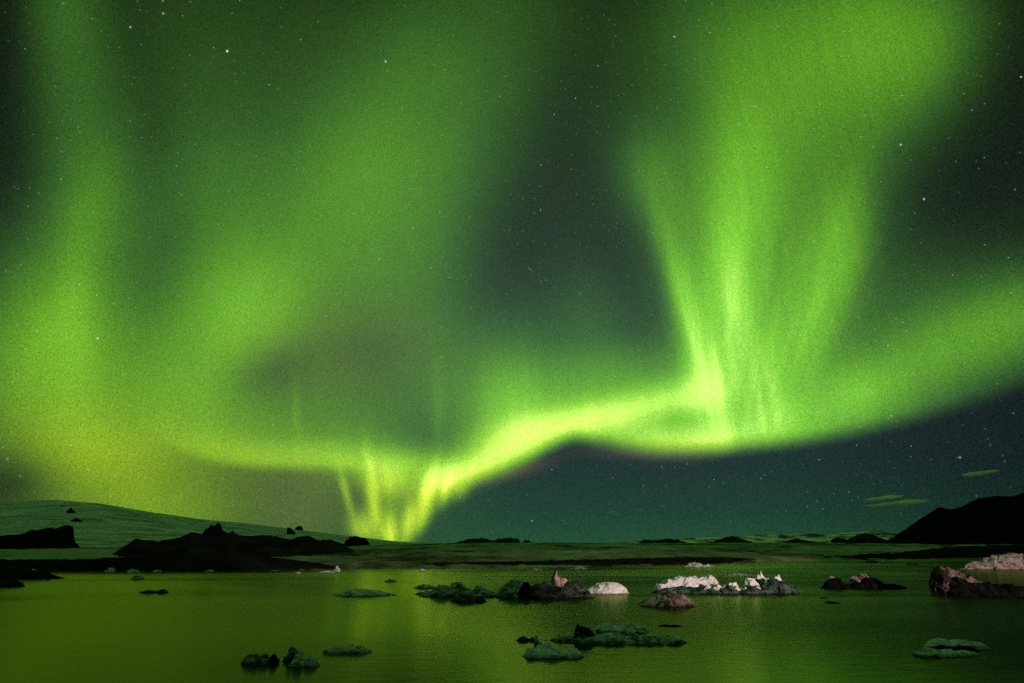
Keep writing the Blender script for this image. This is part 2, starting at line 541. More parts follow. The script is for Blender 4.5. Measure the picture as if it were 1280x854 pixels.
# the ground: one sheet from the shore to the horizon, a gravel bank first, then a rising, rolling plain
cols = np.linspace(-700, 1980, 420)
steps = np.concatenate([np.linspace(0, 1, 16)[:-1] * 0.12, 0.12 + np.linspace(0, 1, 60) ** 1.6 * 0.88])
verts = []
for t in steps:
    for px in cols:
        d0 = dist_at(px, SHORE(px)) + 9 * fbm(Vector((px * .03, 3.1, 0)), 4)
        d = d0 * (12000 / d0) ** t if t > 0.12 else d0 + (d0 * (12000 / d0) ** 0.12 - d0) * (t / 0.12)
        h = horizontal(px) * d
        back = d - d0
        west = smooth01((px - 380) / 200)
        rise = (0.0015 + 0.0060 * west) * back * smooth01(back / 2500) * (1 if d < 4000 else 4000 / d)
        bank = (1.2 + 1.2 * fbm(Vector((h.x * .012, h.y * .02, 1.0)), 4)) * smooth01(back / 22)
        roll = (fbm(Vector((h.x * .0035, h.y * .009, 5.0)), 6, .8) * 4.6 + fbm(Vector((h.x * .02, h.y * .03, 9.0)), 5, .8) * .8) * smooth01(back / 160)
        far = abs(fbm(Vector((h.x * .0012, h.y * .004, 2.0)), 5)) * (1.5 + 2.5 * west) * smooth01((back - 500) / 900)
        z = -0.6 + min(1, back / 5) * 0.6 + bank + rise + roll + far
        verts.append((h.x, h.y, max(z, -0.6) if back < 4 else max(z, 0.3)))
gr = mesh_obj('ground', verts, grid_faces(len(cols), len(steps)), PLAIN)
props(gr, 'dark rolling outwash plain behind the lagoon', None, None, 'structure')


def ridge(name, crest, dist, label, mat, base=0.0, front=0.5, backd=0.6, rough=0.05, n=160, rows=26, seed=1, kind='structure', cat=None, sharp=1.0, group=None, scale=None, power=1.0, skirt=1.0, taper=True):
    """a hill whose crest follows the given outline at a real distance, with real slopes before and behind"""
    f = interp(crest)
    x0, x1 = crest[0][0], crest[-1][0]
    cols = np.linspace(x0, x1, n)
    D = dist if callable(dist) else (lambda px: dist)
    ds = [D(px) for px in cols]
    hs = [height_for(px, f(px), dd) for px, dd in zip(cols, ds)]
    hmax = max(hs) - base
    wid = hmax / max(.05, front)
    wb = hmax / max(.05, backd)
    sc = (scale or 3.0) / max(wid, 1)
    verts = []
    ts = np.linspace(-1, 1, rows)
    ctr = horizontal((x0 + x1) / 2) * D((x0 + x1) / 2)
    for t in ts:
        for px, h, dd in zip(cols, hs, ds):
            tp = max(.04, max(0, h - base) / hmax) ** .8 if taper else 1.0
            d = dd + (t * wid if t < 0 else t * wb) * tp
            p = horizontal(px) * d
            v = Vector((p.x * sc + seed * 7.3, p.y * sc, seed * 3.7))
            prof = (1 - abs(t)) ** power
            nz = fbm(v, 6, .75) * rough * hmax * (0.35 + 0.65 * (1 - abs(abs(t) - .4)))
            e = noise.ridged_multi_fractal(v * 1.7, .9, 2.1, 5, 1.0, 2.0) * rough * hmax * .5 * sharp * min(1, abs(t) * 4 + .25)
            z = base + max(0, h - base) * prof + (nz + e - rough * hmax * .4) * min(1, max(0, h - base) / (hmax * .25 + .001))
            if abs(t) == 1 or h - base < 0.02 * hmax:
                z = min(z, base) - skirt
            verts.append((p.x - ctr.x, p.y - ctr.y, z))
    o = mesh_obj(name, verts, grid_faces(n, rows), mat, loc=(ctr.x, ctr.y, 0))
    return props(o, label, cat, group, kind)


GLF, GLP = .098, 1.25
# the glacier dome in the west and its long flank
GLC = [(-700, 640), (-300, 622), (-60, 628), (0, 626), (50, 624), (110, 629), (180, 640), (240, 648), (300, 653), (360, 660), (420, 668), (500, 677), (560, 680), (640, 684)]
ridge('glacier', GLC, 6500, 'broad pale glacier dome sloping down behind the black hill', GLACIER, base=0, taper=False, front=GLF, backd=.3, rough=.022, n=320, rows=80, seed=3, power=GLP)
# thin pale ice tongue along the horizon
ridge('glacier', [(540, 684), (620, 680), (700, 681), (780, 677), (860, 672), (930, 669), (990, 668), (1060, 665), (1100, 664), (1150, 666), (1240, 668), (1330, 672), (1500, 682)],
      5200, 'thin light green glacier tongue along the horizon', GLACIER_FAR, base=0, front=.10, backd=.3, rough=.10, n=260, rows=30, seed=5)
# black mountain on the right
ridge('mountain', [(1085, 679), (1105, 677), (1118, 671), (1145, 655), (1170, 640), (1186, 631), (1200, 634), (1215, 630), (1240, 620), (1262, 618), (1285, 617), (1330, 606), (1400, 600), (1500, 622), (1620, 655), (1720, 684)],
      2600, 'black mountain silhouette on the right', BASALT, base=8, front=.5, backd=.5, rough=.04, n=220, rows=40, seed=8, sharp=.6)
# dark moraine hill before the glacier
ridge('hill', [(112, 712), (128, 703), (142, 692), (158, 680), (168, 670), (178, 673), (196, 675), (222, 671), (236, 663), (246, 665), (258, 667), (275, 668), (288, 664), (298, 669), (320, 668), (345, 668), (362, 672), (384, 668), (398, 674), (412, 674), (430, 681), (448, 691), (462, 697), (480, 704), (500, 711)],
      420, 'black moraine hill in front of the glacier', MORAINE, base=0, front=.25, backd=.5, rough=.09, n=240, rows=44, seed=11)
# low black banks along the water
def by_shore(extra):
    return lambda px: dist_at(px, SHORE(px)) + extra


ridge('shore', [(-700, 694), (-200, 696), (0, 698), (60, 698.5), (110, 698.5), (140, 696), (180, 694), (240, 693.5), (300, 694), (345, 696.5), (390, 702), (430, 708.5), (455, 714)],
      by_shore(12), 'low black gravel bank along the western shore', MORAINE, base=-.1, front=.30, backd=.15, rough=.10, n=260, rows=20, seed=13)
ridge('shore', [(-600, 702), (-200, 703), (-60, 704), (0, 705), (36, 708), (58, 713), (76, 718), (96, 723.5)],
      lambda px: dist_at(px, 723), 'black gravel spit reaching into the water on the left', MORAINE, base=-.15, front=.5, backd=.3, rough=.15, n=160, rows=16, seed=14)
ridge('shore', [(-600, 716), (-200, 717), (-40, 719), (10, 721), (28, 723), (38, 728), (46, 734)],
      lambda px: dist_at(px, 733), 'small black gravel point nearest on the left', MORAINE, base=-.15, front=.5, backd=.3, rough=.15, n=120, rows=14, seed=17)
ridge('shore', [(440, 713), (480, 707), (560, 702.5), (640, 701.5), (700, 700), (760, 698.5), (840, 696), (900, 696), (950, 699), (1000, 701.5)],
      by_shore(16), 'dark gravel bank across the middle of the far shore', MORAINE, base=-.1, front=.25, backd=.08, rough=.14, n=260, rows=20, seed=15)
ridge('shore', [(960, 701), (1020, 697), (1100, 692), (1180, 684), (1260, 680), (1330, 680), (1500, 678), (1900, 690)],
      by_shore(20), 'black gravel bank below the mountain', MORAINE, base=-.1, front=.25, backd=.08, rough=.12, n=260, rows=20, seed=16)

# rock outcrops on the glacier and hillocks on the plain
def on_glacier(px, py):
    """distance at which the glacier's slope shows at this place"""
    f = interp(GLC)
    hm = max(height_for(x, f(x), 6500) for x in np.linspace(GLC[0][0], GLC[-1][0], 120))
    h = height_for(px, f(px), 6500)
    wid = hm / GLF
    for d in np.linspace(900, 6400, 400):
        if h * max(0, 1 - (6500 - d) / wid) ** GLP >= height_for(px, py, d):
            return float(d)
    return 6300.0


def rock(crest, dist, label, seed, base=None, mat=None, rough=.16, **k):
    b = max(p[1] for p in crest)
    bz = height_for(crest[0][0], b, dist) if base is None else base
    a = dict(front=.6, backd=.6, n=70, rows=16, skirt=min(60.0, dist * .012))
    a.update(k)
    return ridge('rock_outcrop', crest, dist, label, mat or BASALT, base=bz, rough=rough, seed=seed, kind=None, cat='rock outcrop', **a)


rock([(-260, 692), (-120, 672), (-40, 669), (0, 668), (22, 667), (38, 663), (52, 657), (66, 657), (76, 655), (84, 657), (87, 662), (90, 672), (97, 681), (104, 690)],
     1100, 'broad black rock shoulder standing out of the glacier at the far left', 21, front=.6, backd=.6, rough=.13, n=170, rows=26)
rock([(246, 671), (251, 664), (253, 658), (256, 660), (259, 653), (263, 656), (267, 651), (270, 654), (273, 657), (275, 663), (282, 668), (288, 662), (293, 668), (297, 671)], 424, 'knobbly black rock tips on top of the moraine hill', 31, base=11, rough=.15)
rock([(356, 658), (361, 660), (366, 665), (369, 670)], on_glacier(362, 668), 'slim black rock sliver slanting on the glacier flank', 32)
rock([(366, 660), (370, 657), (375, 658), (376, 662)], on_glacier(370, 662), 'tiny black rock dot on the glacier flank above the sliver', 33)
rock([(430, 676), (436, 671), (446, 670), (454, 671), (459, 676), (464, 684)], on_glacier(445, 682), 'jagged black rock beside the foot of the aurora fold', 34)
rock([(58, 634), (63, 631.5), (67, 632), (73, 634.5)], on_glacier(66, 634), 'topmost black rock speck near the crest of the glacier dome', 41)
rock([(71, 640), (74, 636), (77, 634), (79, 637), (82, 638), (85, 643)], on_glacier(78, 641), 'narrow black rock rib high on the glacier dome', 42)
rock([(80, 651), (85, 647), (89, 648), (95, 652)], on_glacier(87, 651), 'small black rock knob just above the broad rock shoulder', 43)
rock([(566, 682), (574, 676), (586, 673), (604, 672.5), (616, 675), (630, 672), (648, 673), (652, 681)], 3600, 'long dark hillock on the horizon under the aurora', 35, mat=HILLOCK, rough=.22, scale=5.0)
rock([(652, 680), (656, 674), (662, 676), (672, 680), (680, 683)], 3600, 'small peaked dark hillock beside the long one', 36, mat=HILLOCK, rough=.22, scale=5.0)
rock([(796, 683), (804, 674), (818, 675), (838, 672.5), (852, 675), (866, 683)], 3500, 'low jagged dark hill on the horizon left of the conical hill', 37, mat=HILLOCK, rough=.22, scale=5.0)
rock([(880, 683), (896, 675), (908, 671), (918, 669), (928, 673), (940, 676), (948, 682)], 3000, 'smooth dark conical hill near the middle of the ice tongue', 38, rough=.06, mat=HILLOCK)
rock([(968, 679), (984, 676), (998, 673), (1008, 675), (1022, 679)], 3400, 'small dark hummock in the pale ice tongue', 39, mat=HILLOCK, rough=.22, scale=5.0)
rock([(1056, 676), (1068, 672), (1074, 668), (1084, 666), (1094, 668), (1100, 671), (1112, 676)], 3000, 'rounded dark knoll left of the black mountain', 40, mat=HILLOCK, rough=.22, scale=5.0)
rock([(724, 688), (736, 684), (752, 683), (766, 685), (774, 688)], 2000, 'flat dark mound on the plain right of the hillocks', 45, rough=.06, mat=HILLOCK)
rock([(1040, 675), (1050, 671), (1060, 674)], 3300, 'little dark bump beside the rounded knoll', 46, mat=HILLOCK, rough=.22, scale=5.0)
#LANDEND

# ------------------------------------------------------------------ icebergs
def frame_at(px, row):
    """point on the water, metres per photo pixel across, and metres per pixel of height there"""
    p = ground(px, row)
    Z = p.y * CP + (0 - CAM_Z) * SP
    return p, Z / F, Z / F / 1.09


def ice_mesh(lumps, sx, sz, seed, res, crag, ridged, dent, faces_wanted=700):
    """one continuous body of ice grown over a set of bumps.
    lump: (x, half width, height, depth offset, half depth, turn, plateau, lean) in photo pixels and degrees"""
    L = []
    sz *= .86
    for l in lumps:
        x, w, h, y, d, rot, pw, lean = l
        L.append((x * sx, w * sx, h * sz, y * sx, d * sx, R(rot), pw, lean))
    x0 = min(a[0] - max(a[1], a[4]) for a in L) * 1.05 - .4
    x1 = max(a[0] + max(a[1], a[4]) for a in L) * 1.05 + .4
    y0 = min(a[3] - max(a[1], a[4]) for a in L) - .4
    y1 = max(a[3] + max(a[1], a[4]) for a in L) + .4
    nx = max(12, min(260, int((x1 - x0) / res)))
    ny = max(12, min(160, int((y1 - y0) / res)))
    X, Y = np.meshgrid(np.linspace(x0, x1, nx), np.linspace(y0, y1, ny))
    sd = seed * 13.37
    Wx = np.zeros_like(X)
    Wy = np.zeros_like(X)
    hgt = max(a[2] for a in L)
    fs = math.sqrt(hgt * max(a[1] for a in L))
    for j in range(ny):
        for i in range(nx):
            v = noise.noise_vector(Vector((X[j, i] / fs * .7, Y[j, i] / fs * .7, sd)))
            v2 = noise.noise_vector(Vector((X[j, i] / fs * 2.2, Y[j, i] / fs * 2.2, sd + 5)))
            Wx[j, i] = (v.x * .30 + v2.x * .12) * hgt * dent
            Wy[j, i] = (v.y * .30 + v2.y * .12) * hgt * dent
    H = np.full_like(X, -1e3)
    for x, w, h, y, d, rot, pw, lean in L:
        c, s_ = math.cos(rot), math.sin(rot)
        ax, ay = X + Wx - x, Y + Wy - y
        u, v = (ax * c + ay * s_) / w, (-ax * s_ + ay * c) / d
        r = np.sqrt(u * u + v * v) + 1e-6
        body = 1 - np.power(r, pw)
        tilt = 1 + lean * np.clip(u, -1, 1)
        H = np.maximum(H, np.where(body > 0, h * body * tilt, -0.6 * (r - 1) * h - .02))
    N = np.zeros_like(X)
    for j in range(ny):
        for i in range(nx):
            if H[j, i] < -.6 * hgt:
                continue
            p = Vector((X[j, i] / fs * 1.2, Y[j, i] / fs * 1.2, sd))
            a = fbm(p, 6, .8) * crag * .75
            b = (noise.ridged_multi_fractal(p * 1.3, .85, 2.2, 5, 1.0, 2.0) - .9) * ridged * .5
            e = (noise.cell(p * 1.7) - .5) * crag * .3
            N[j, i] = (a + b + e) * hgt
    amp = np.clip((H + .15 * hgt) / (.6 * hgt), 0, 1)
    Zs = H + N * amp
    keep = np.zeros((ny - 1, nx - 1), bool)
    low = -.22 * hgt - .05
    mx = np.maximum.reduce([Zs[:-1, :-1], Zs[1:, :-1], Zs[:-1, 1:], Zs[1:, 1:]])
    keep = mx > low
    verts = [(X[j, i], Y[j, i], max(Zs[j, i], low - .1)) for j in range(ny) for i in range(nx)]
    faces = grid_faces(nx, ny, keep)
    bm = bmesh.new()
    vs = [bm.verts.new(v) for v in verts]
    for f in faces:
        bm.faces.new([vs[k] for k in f])
    bmesh.ops.delete(bm, geom=[v for v in bm.verts if not v.link_faces], context='VERTS')
    for _ in range(3):                              # steep walls get as many points as flat tops
        long = [e for e in bm.edges if e.calc_length() > res * 2.2]
        if not long:
            break
        bmesh.ops.subdivide_edges(bm, edges=long, cuts=1, use_grid_fill=True)
    bmesh.ops.triangulate(bm, faces=[f for f in bm.faces if len(f.verts) > 4])
    bm.normal_update()
    off = Vector((sd, sd * .7, sd * .3))
    moved = []
    for v in bm.verts:
        p = v.co / fs
        q1 = p * 2.3 + off
        _, pts = noise.voronoi(q1)
        c = pts[0]
        tilt = noise.cell_vector(c * 7.0 + off) * 2 - Vector((1, 1, 1))
        facet = (q1 - c).dot(tilt) * .17                       # broken planes
        lumps_ = fbm(p * 2.0 + off, 3, .8) * .05
        fine = fbm(p * 8.0 + off, 4, .7) * .010
        zr = v.co.z / hgt
        notch = max(0.0, 1 - abs(zr - .05) / .16) * .10 * fs
        side = Vector((v.normal.x, v.normal.y, 0))
        moved.append(v.co - side * notch + v.normal * ((facet + lumps_ * dent + fine) * fs * (.35 + crag * 2.2)))
    for v, co in zip(bm.verts, moved):
        v.co = co
    for v in bm.verts:
        v.co.z = max(v.co.z, low - .1)
    me = bpy.data.meshes.new('ice_tmp')
    bm.to_mesh(me)
    bm.free()
    tmp = bpy.data.objects.new('ice_tmp', me)
    COL.objects.link(tmp)
    dm = tmp.modifiers.new('d', 'DECIMATE')
    dm.ratio = min(1.0, faces_wanted / max(1, 2 * len(me.polygons)))
    dg = bpy.context.evaluated_depsgraph_get()
    ev = bpy.data.meshes.new_from_object(tmp.evaluated_get(dg))
    out_v = [tuple(v.co) for v in ev.vertices]
    out_f = [tuple(p.vertices) for p in ev.polygons]
    bpy.data.objects.remove(tmp)
    bpy.data.meshes.remove(me)
    bpy.data.meshes.remove(ev)
    return out_v, out_f


def ice(name, px, row, lumps, mat, label=None, group=None, seed=1, res=None, crag=.22, ridged=.14, dent=1.0, root=None, cat='iceberg'):
    """lumps are given about (px, row): a thing when it has a label, else a part of root"""
    p, sx, sz = frame_at(px, row)
    hm = max(l[2] for l in lumps) * sz
    ln = max(l[0] + l[1] for l in lumps) - min(l[0] - l[1] for l in lumps)
    res = res or max(ln * sx / 190, .03)
    v, f = ice_mesh(lumps, sx, sz, seed, res, crag, ridged, dent, int(min(1200, max(110, ln * 7.5))))
    if root is not None:
        off = p - root.location
        return mesh_obj(name, [(a + off.x, b + off.y, c + off.z) for a, b, c in v], f, mat, root, smooth=False)
    o = mesh_obj(name, v, f, mat, loc=p, smooth=False)
    return props(o, label, cat, group)


def body(name, px, row, label, group=None, cat='iceberg'):
    o = bpy.data.objects.new(name, None)
    COL.objects.link(o)
    o.empty_display_size = 1
    o.location = frame_at(px, row)[0]
    return props(o, label, cat, group)


BERGS = 'icebergs drifting in the lagoon'
FLOES = 'low ice floes on the water'
BITS = 'small ice bits far off'

# -- big white-crested berg right of the middle
E = body('iceberg', 915, 742, 'largest white-crested iceberg with spiky pale ridges and a dark shaded base', BERGS)
ice('ice_base', 915, 742, [(-62, 34, 9, 8, 14, 0, 3, 0), (-20, 46, 9, 2, 12, 0, 3, 0), (30, 40, 10, 2, 14, 0, 3, 0), (66, 26, 20, 12, 20, 0, 2.2, -.25), (50, 26, 18, 22, 12, 0, 2, 0)],
    ICE_DEEP, root=E, seed=2, crag=.20, ridged=.16)  # base shade painted by the darker ice colour
ice('ice_crest', 870, 738, [(-8, 42, 18, 22, 16, 4, 2.4, .12), (-32, 18, 10, 14, 10, 0, 2.3, 0), (20, 22, 17, 24, 12, 0, 2.2, 0)], ICE_WHITE, root=E, seed=3, crag=.14, ridged=.42)
ice('ice_spikes', 905, 742, [(-16, 11, 11, -1, 6, 0, 2.0, -.3), (-5, 7, 13, 0, 5, 0, 1.6, -.4), (10, 13, 13, -1, 7, 0, 2.0, 0), (16, 7, 19, 1, 5, 0, 1.3, .2), (26, 13, 12, 0, 7, 0, 2.0, 0), (38, 9, 9, 0, 5, 0, 2.0, 0)],
    ICE_WHITE, root=E, seed=4, crag=.20, ridged=.45)
ice('ice_spikes', 950, 741, [(-8, 13, 18, 2, 9, 0, 2.4, -.3), (6, 12, 17, 2, 8, 0, 2.2, .1), (16, 9, 11, 1, 6, 0, 2, 0)], ICE_WHITE, root=E, seed=5, crag=.20, ridged=.5)
ice('ice_spikes', 960, 735, [(0, 6, 25, 10, 5, 0, 1.4, .1), (-7, 8, 17, 10, 5, 0, 2.0, 0), (8, 9, 16, 10, 5, 0, 2.0, 0), (19, 9, 15, 10, 5, 0, 2.0, -.3)], ICE_WHITE, root=E, seed=6, crag=.18, ridged=.35)

# -- tilted brown slab in front of it
Fb = body('iceberg', 835, 757, 'tilted wedge of layered grey ice with a rough brown broken face', BERGS)
ice('ice_slab', 828, 757, [(2, 36, 19, 6, 16, 12, 1.7, .12), (-14, 18, 9, 2, 9, 10, 1.6, .3)], ICE_SLAB, root=Fb, seed=11, crag=.08, ridged=.05, dent=.5)
ice('broken_face', 846, 758, [(2, 24, 20, 4, 10, -8, 2.4, -.12), (14, 10, 12, 2, 8, 0, 2, -.3), (-12, 14, 12, 0, 6, 14, 2, .2)], ICE_BROWN, root=Fb, seed=12, crag=.20, ridged=.24)

# -- smooth pinkish white berg
ice('iceberg', 760, 742, [(-2, 27, 17, 5, 18, 0, 2.2, .08), (12, 16, 15, 3, 12, 0, 2.2, -.2), (-18, 14, 8, 0, 8, 0, 2, 0)], ICE_PINK,
    'smooth rounded white iceberg with thin dark cracks', BERGS, seed=21, crag=.06, ridged=.05, dent=.6)

# -- long dark berg left of it
D = body('iceberg', 690, 747, 'long ash-black iceberg with a pale slab standing up behind it', BERGS)
ice('ice_body', 695, 747, [(-16, 26, 20, 2, 12, 0, 3, 0), (12, 30, 17, 2, 12, 0, 2.6, -.1), (30, 18, 9, 0, 8, 0, 2, -.3), (24, 20, 23, 16, 10, 0, 2.2, -.2)], ICE_DIRTY, root=D, seed=22, crag=.12, ridged=.12)
ice('ice_slab', 697, 735, [(0, 9, 25, 22, 6, 0, 1.8, -.55), (8, 12, 17, 22, 6, 0, 1.8, -.4), (20, 12, 9, 20, 6, 0, 2, -.3)], ICE_BROWN, root=D, seed=23, crag=.12, ridged=.10, dent=.5)
Dm = body('iceberg', 642, 746, 'steep dark ice hummock against the left end of the long black iceberg', BERGS)
ice('ice_body', 640, 746, [(4, 24, 25, 6, 14, 0, 1.7, .1), (-14, 16, 12, 4, 9, 0, 2, 0), (-32, 22, 7, 4, 8, 0, 2, 0)], ICE_GREY, root=Dm, seed=24, crag=.12, ridged=.14)
ice('dirty_face', 655, 747, [(0, 13, 22, 1, 8, 0, 2, -.1), (8, 8, 14, 0, 6, 0, 2, -.2)], ICE_BLACK, root=Dm, seed=25, crag=.2, ridged=.2)

# -- green cluster
ice('iceberg', 566, 745, [(-14, 18, 15, 4, 14, 0, 2, .1), (6, 22, 18, 8, 18, 0, 2.0, 0), (26, 20, 11, 8, 10, 0, 2, -.2), (-28, 14, 6, 0, 7, 0, 2, 0), (34, 14, 14, 14, 7, 0, 1.8, 0), (44, 20, 6, 8, 8, 0, 2, 0)],
    ICE_GREY, 'ribbed dark green iceberg, widest of the left-hand cluster', BERGS, seed=31, crag=.13, ridged=.26)
ice('ice_floe', 587, 752, [(-2, 19, 10, 0, 8, 4, 2.2, -.1), (12, 11, 7, 0, 7, 0, 2, 0), (-14, 10, 5, -1, 5, 0, 2, 0)], ICE_DIRTY,
    'small dark lumpy floe in front of the ribbed green iceberg', FLOES, seed=32, crag=.12, ridged=.14, cat='ice floe')
ice('ice_floe', 532, 735, [(0, 15, 5, 0, 6, 0, 2.4, 0)], ICE_TEAL, 'thin dark sliver of ice behind the ribbed green iceberg', FLOES, seed=33, cat='ice floe')
ice('ice_floe', 533, 743, [(0, 12, 5, 0, 6, 0, 2, 0), (-6, 7, 4, 0, 5, 0, 2, 0)], ICE_TEAL, 'thin dark sliver of ice at the left foot of the ribbed iceberg', FLOES, seed=34, cat='ice floe')
ice('ice_floe', 455, 744, [(-4, 35, 8, 8, 26, 0, 2.2, -.15), (16, 24, 5, 4, 14, 0, 2.2, -.2)], ICE_PALE, 'flat pale green floe alone left of the ribbed iceberg', FLOES, seed=35, crag=.16, ridged=.16, cat='ice floe')

# -- right side: blurred dark pair with pale tops
Gb = body('iceberg', 1078, 736, 'twin-humped black iceberg with pale caps and a low tail', BERGS)
ice('ice_body', 1078, 736, [(-30, 18, 15, 2, 10, 0, 2.2, 0), (-4, 12, 9, 2, 9, 0, 2, 0), (16, 20, 17, 2, 10, 0, 2.2, -.1), (38, 20, 7, 0, 7, 0, 2, -.2)], ICE_BLACK, root=Gb, seed=41, crag=.14, ridged=.1)
ice('ice_cap', 1082, 734, [(6, 13, 20, 10, 6, 0, 2.6, 0), (-8, 9, 16, 10, 5, 0, 2, 0), (-34, 12, 17, 9, 5, 0, 2, 0)], ICE_DUSTY, root=Gb, seed=42, crag=.15, ridged=.12)
ice('ice_floe', 1040, 754, [(0, 11, 2.6, 0, 7, 0, 2, 0)], ICE_BLACK, 'thin black floe just awash in front of the twin-humped iceberg', FLOES, seed=43, cat='ice floe')

# -- far right: dark berg with a brown bow, and the pale long one behind
H = body('iceberg', 1222, 747, 'large black iceberg with a raised brown prow pointing left', BERGS)
ice('ice_body', 1226, 747, [(-20, 24, 29, 4, 12, 0, 3, -.2), (6, 30, 22, 4, 14, 0, 2.6, -.2), (34, 30, 20, 4, 14, 0, 2.6, 0), (60, 26, 16, 4, 12, 0, 2, -.2)], ICE_BLACK, root=H, seed=51, crag=.16, ridged=.14)  # black colour stands in for the unlit front
ice('brown_prow', 1200, 741, [(-10, 14, 39, 10, 9, 0, 2.6, -.12), (4, 20, 32, 10, 10, 0, 2.4, -.3), (22, 22, 23, 10, 10, 0, 2.4, -.3)], ICE_PROW, root=H, seed=52, crag=.12, ridged=.26)
ice('iceberg', 1262, 712, [(-34, 24, 12, 2, 12, 0, 2, .1), (-6, 32, 19, 4, 14, 0, 2.2, .1), (22, 34, 24, 4, 14, 0, 2.4, 0), (60, 34, 22, 4, 14, 0, 2.2, 0)], ICE_DUSTY,
    'long dirty white iceberg behind the black one with the brown prow', BERGS, seed=53, crag=.12, ridged=.26)

# -- front group
Fg = body('iceberg', 775, 804, 'long low dark green iceberg with a curved fin, nearest the middle', BERGS)
ice('ice_body', 772, 804, [(-8, 42, 12, 12, 22, 0, 2, -.1), (38, 46, 10, 10, 20, 0, 2, 0), (70, 22, 9, 6, 12, 0, 2, 0), (-60, 26, 8, 24, 12, 0, 2, 0), (-34, 24, 12, 20, 16, 0, 2, 0)], ICE_TEAL, root=Fg, seed=61, crag=.13, ridged=.16)
ice('ice_fin', 735, 803, [(-8, 8, 24, 10, 6, 0, 1.8, -.5), (0, 18, 21, 8, 10, -14, 1.9, -.6), (14, 18, 11, 5, 9, -10, 1.9, -.4)], ICE_DIRTY, root=Fg, seed=62, crag=.06, ridged=.10, dent=.5)
ice('ice_floe', 782, 791, [(4, 26, 12, 8, 18, 0, 2.2, 0), (-20, 18, 11, 14, 12, 0, 2.2, -.2), (-6, 14, 8, 4, 10, 0, 2, 0)], ICE_PALE, 'rounded pale floe lying behind the long low iceberg with the fin', FLOES, seed=63, crag=.08, ridged=.06, cat='ice floe')
ice('ice_floe', 838, 783, [(0, 17, 2.4, 0, 6, 0, 2.4, 0)], ICE_DIRTY, 'thin dark plate of ice pointing right behind the long low iceberg', FLOES, seed=64, cat='ice floe')
Fl = body('ice_floe', 692, 821, 'lumpy pale green floe with a small upright horn, nearest the camera', FLOES, 'ice floe')
ice('ice_body', 692, 821, [(-20, 18, 12, 6, 16, 0, 2, 0), (2, 24, 13, 8, 16, -8, 2, -.1), (24, 17, 10, 4, 14, 0, 2, -.1), (-6, 22, 15, 22, 14, -6, 2, -.25), (14, 14, 7, -2, 8, 0, 2, 0)], ICE_PALE, root=Fl, seed=65, crag=.16, ridged=.14, dent=1.3)
ice('ice_horn', 672, 814, [(0, 5.5, 21, 12, 5, 0, 2.0, -.25), (6, 9, 13, 11, 7, 0, 2, -.2)], ICE_TEAL, root=Fl, seed=66, crag=.14, ridged=.1)
ice('ice_floe', 656, 801, [(-3, 9, 7, 0, 6, 0, 2, 0), (8, 6, 4, 0, 4, 0, 2, 0)], ICE_DIRTY, 'little dark knob of ice left of the horned floe', FLOES, seed=67, cat='ice floe')

# -- bottom right: two folded ridges
K = body('ice_floe', 1190, 819, 'floe of two folded rounded ridges, one behind the other', FLOES, 'ice floe')
ice('front_ridge', 1183, 820, [(-18, 21, 11, 3, 10, -4, 2, -.2), (4, 25, 8, 4, 10, 0, 2, 0), (26, 18, 6, 5, 9, 0, 2, 0)], ICE_PALE, root=K, seed=71, crag=.10, ridged=.14)
ice('shade_gap', 1192, 815, [(-10, 24, 9, 2, 6, -4, 2.4, -.2), (14, 20, 8, 2, 6, 0, 2.4, 0)], ICE_BLACK, root=K, seed=73, crag=.16, ridged=.1)  # added black ridge that paints the shade between the two ridges
ice('rear_ridge', 1205, 811, [(-22, 21, 13, 10, 10, 0, 2, .1), (2, 27, 12, 10, 11, -5, 2, 0), (22, 17, 8, 8, 9, 0, 2, -.3)], ICE_PALE, root=K, seed=72, crag=.10, ridged=.12)

# -- bottom left: three small pieces
Ls = body('ice_floe', 325, 830, 'small greenish ice lump with a black right end', FLOES, 'ice floe')
ice('ice_body', 322, 830, [(-8, 14, 14, 2, 7, 0, 2.4, -.1), (8, 12, 13, 2, 7, 0, 2.2, 0)], ICE_GREY, root=Ls, seed=81, crag=.2, ridged=.14)
ice('dirty_end', 341, 830, [(0, 7, 13, 0, 6, 0, 2.6, 0)], ICE_BLACK, root=Ls, seed=82, crag=.16)
Ms = body('ice_floe', 376, 832, 'glassy ice lump with a taller knob behind, middle of the three small pieces', FLOES, 'ice floe')
ice('ice_body', 376, 832, [(-4, 10, 15, 0, 8, 0, 2.2, 0), (12, 12, 12, 2, 8, 0, 2.4, -.2), (-2, 6, 18, 3, 6, 0, 2.2, 0)], ICE_PALE, root=Ms, seed=83, crag=.22, ridged=.16)
ice('ice_knob', 365, 826, [(0, 8, 20, 2, 7, 0, 3, .1), (-7, 6, 9, 0, 5, 0, 2, 0)], ICE_GREY, root=Ms, seed=84, crag=.24)
ice('ice_floe', 431, 816, [(4, 29, 8, 8, 18, 2, 2.4, .1), (-16, 15, 6, 2, 10, 0, 2.2, 0)], ICE_GREY, 'flat dark-edged floe right of the three small pieces', FLOES, seed=85, crag=.14, ridged=.14, cat='ice floe')

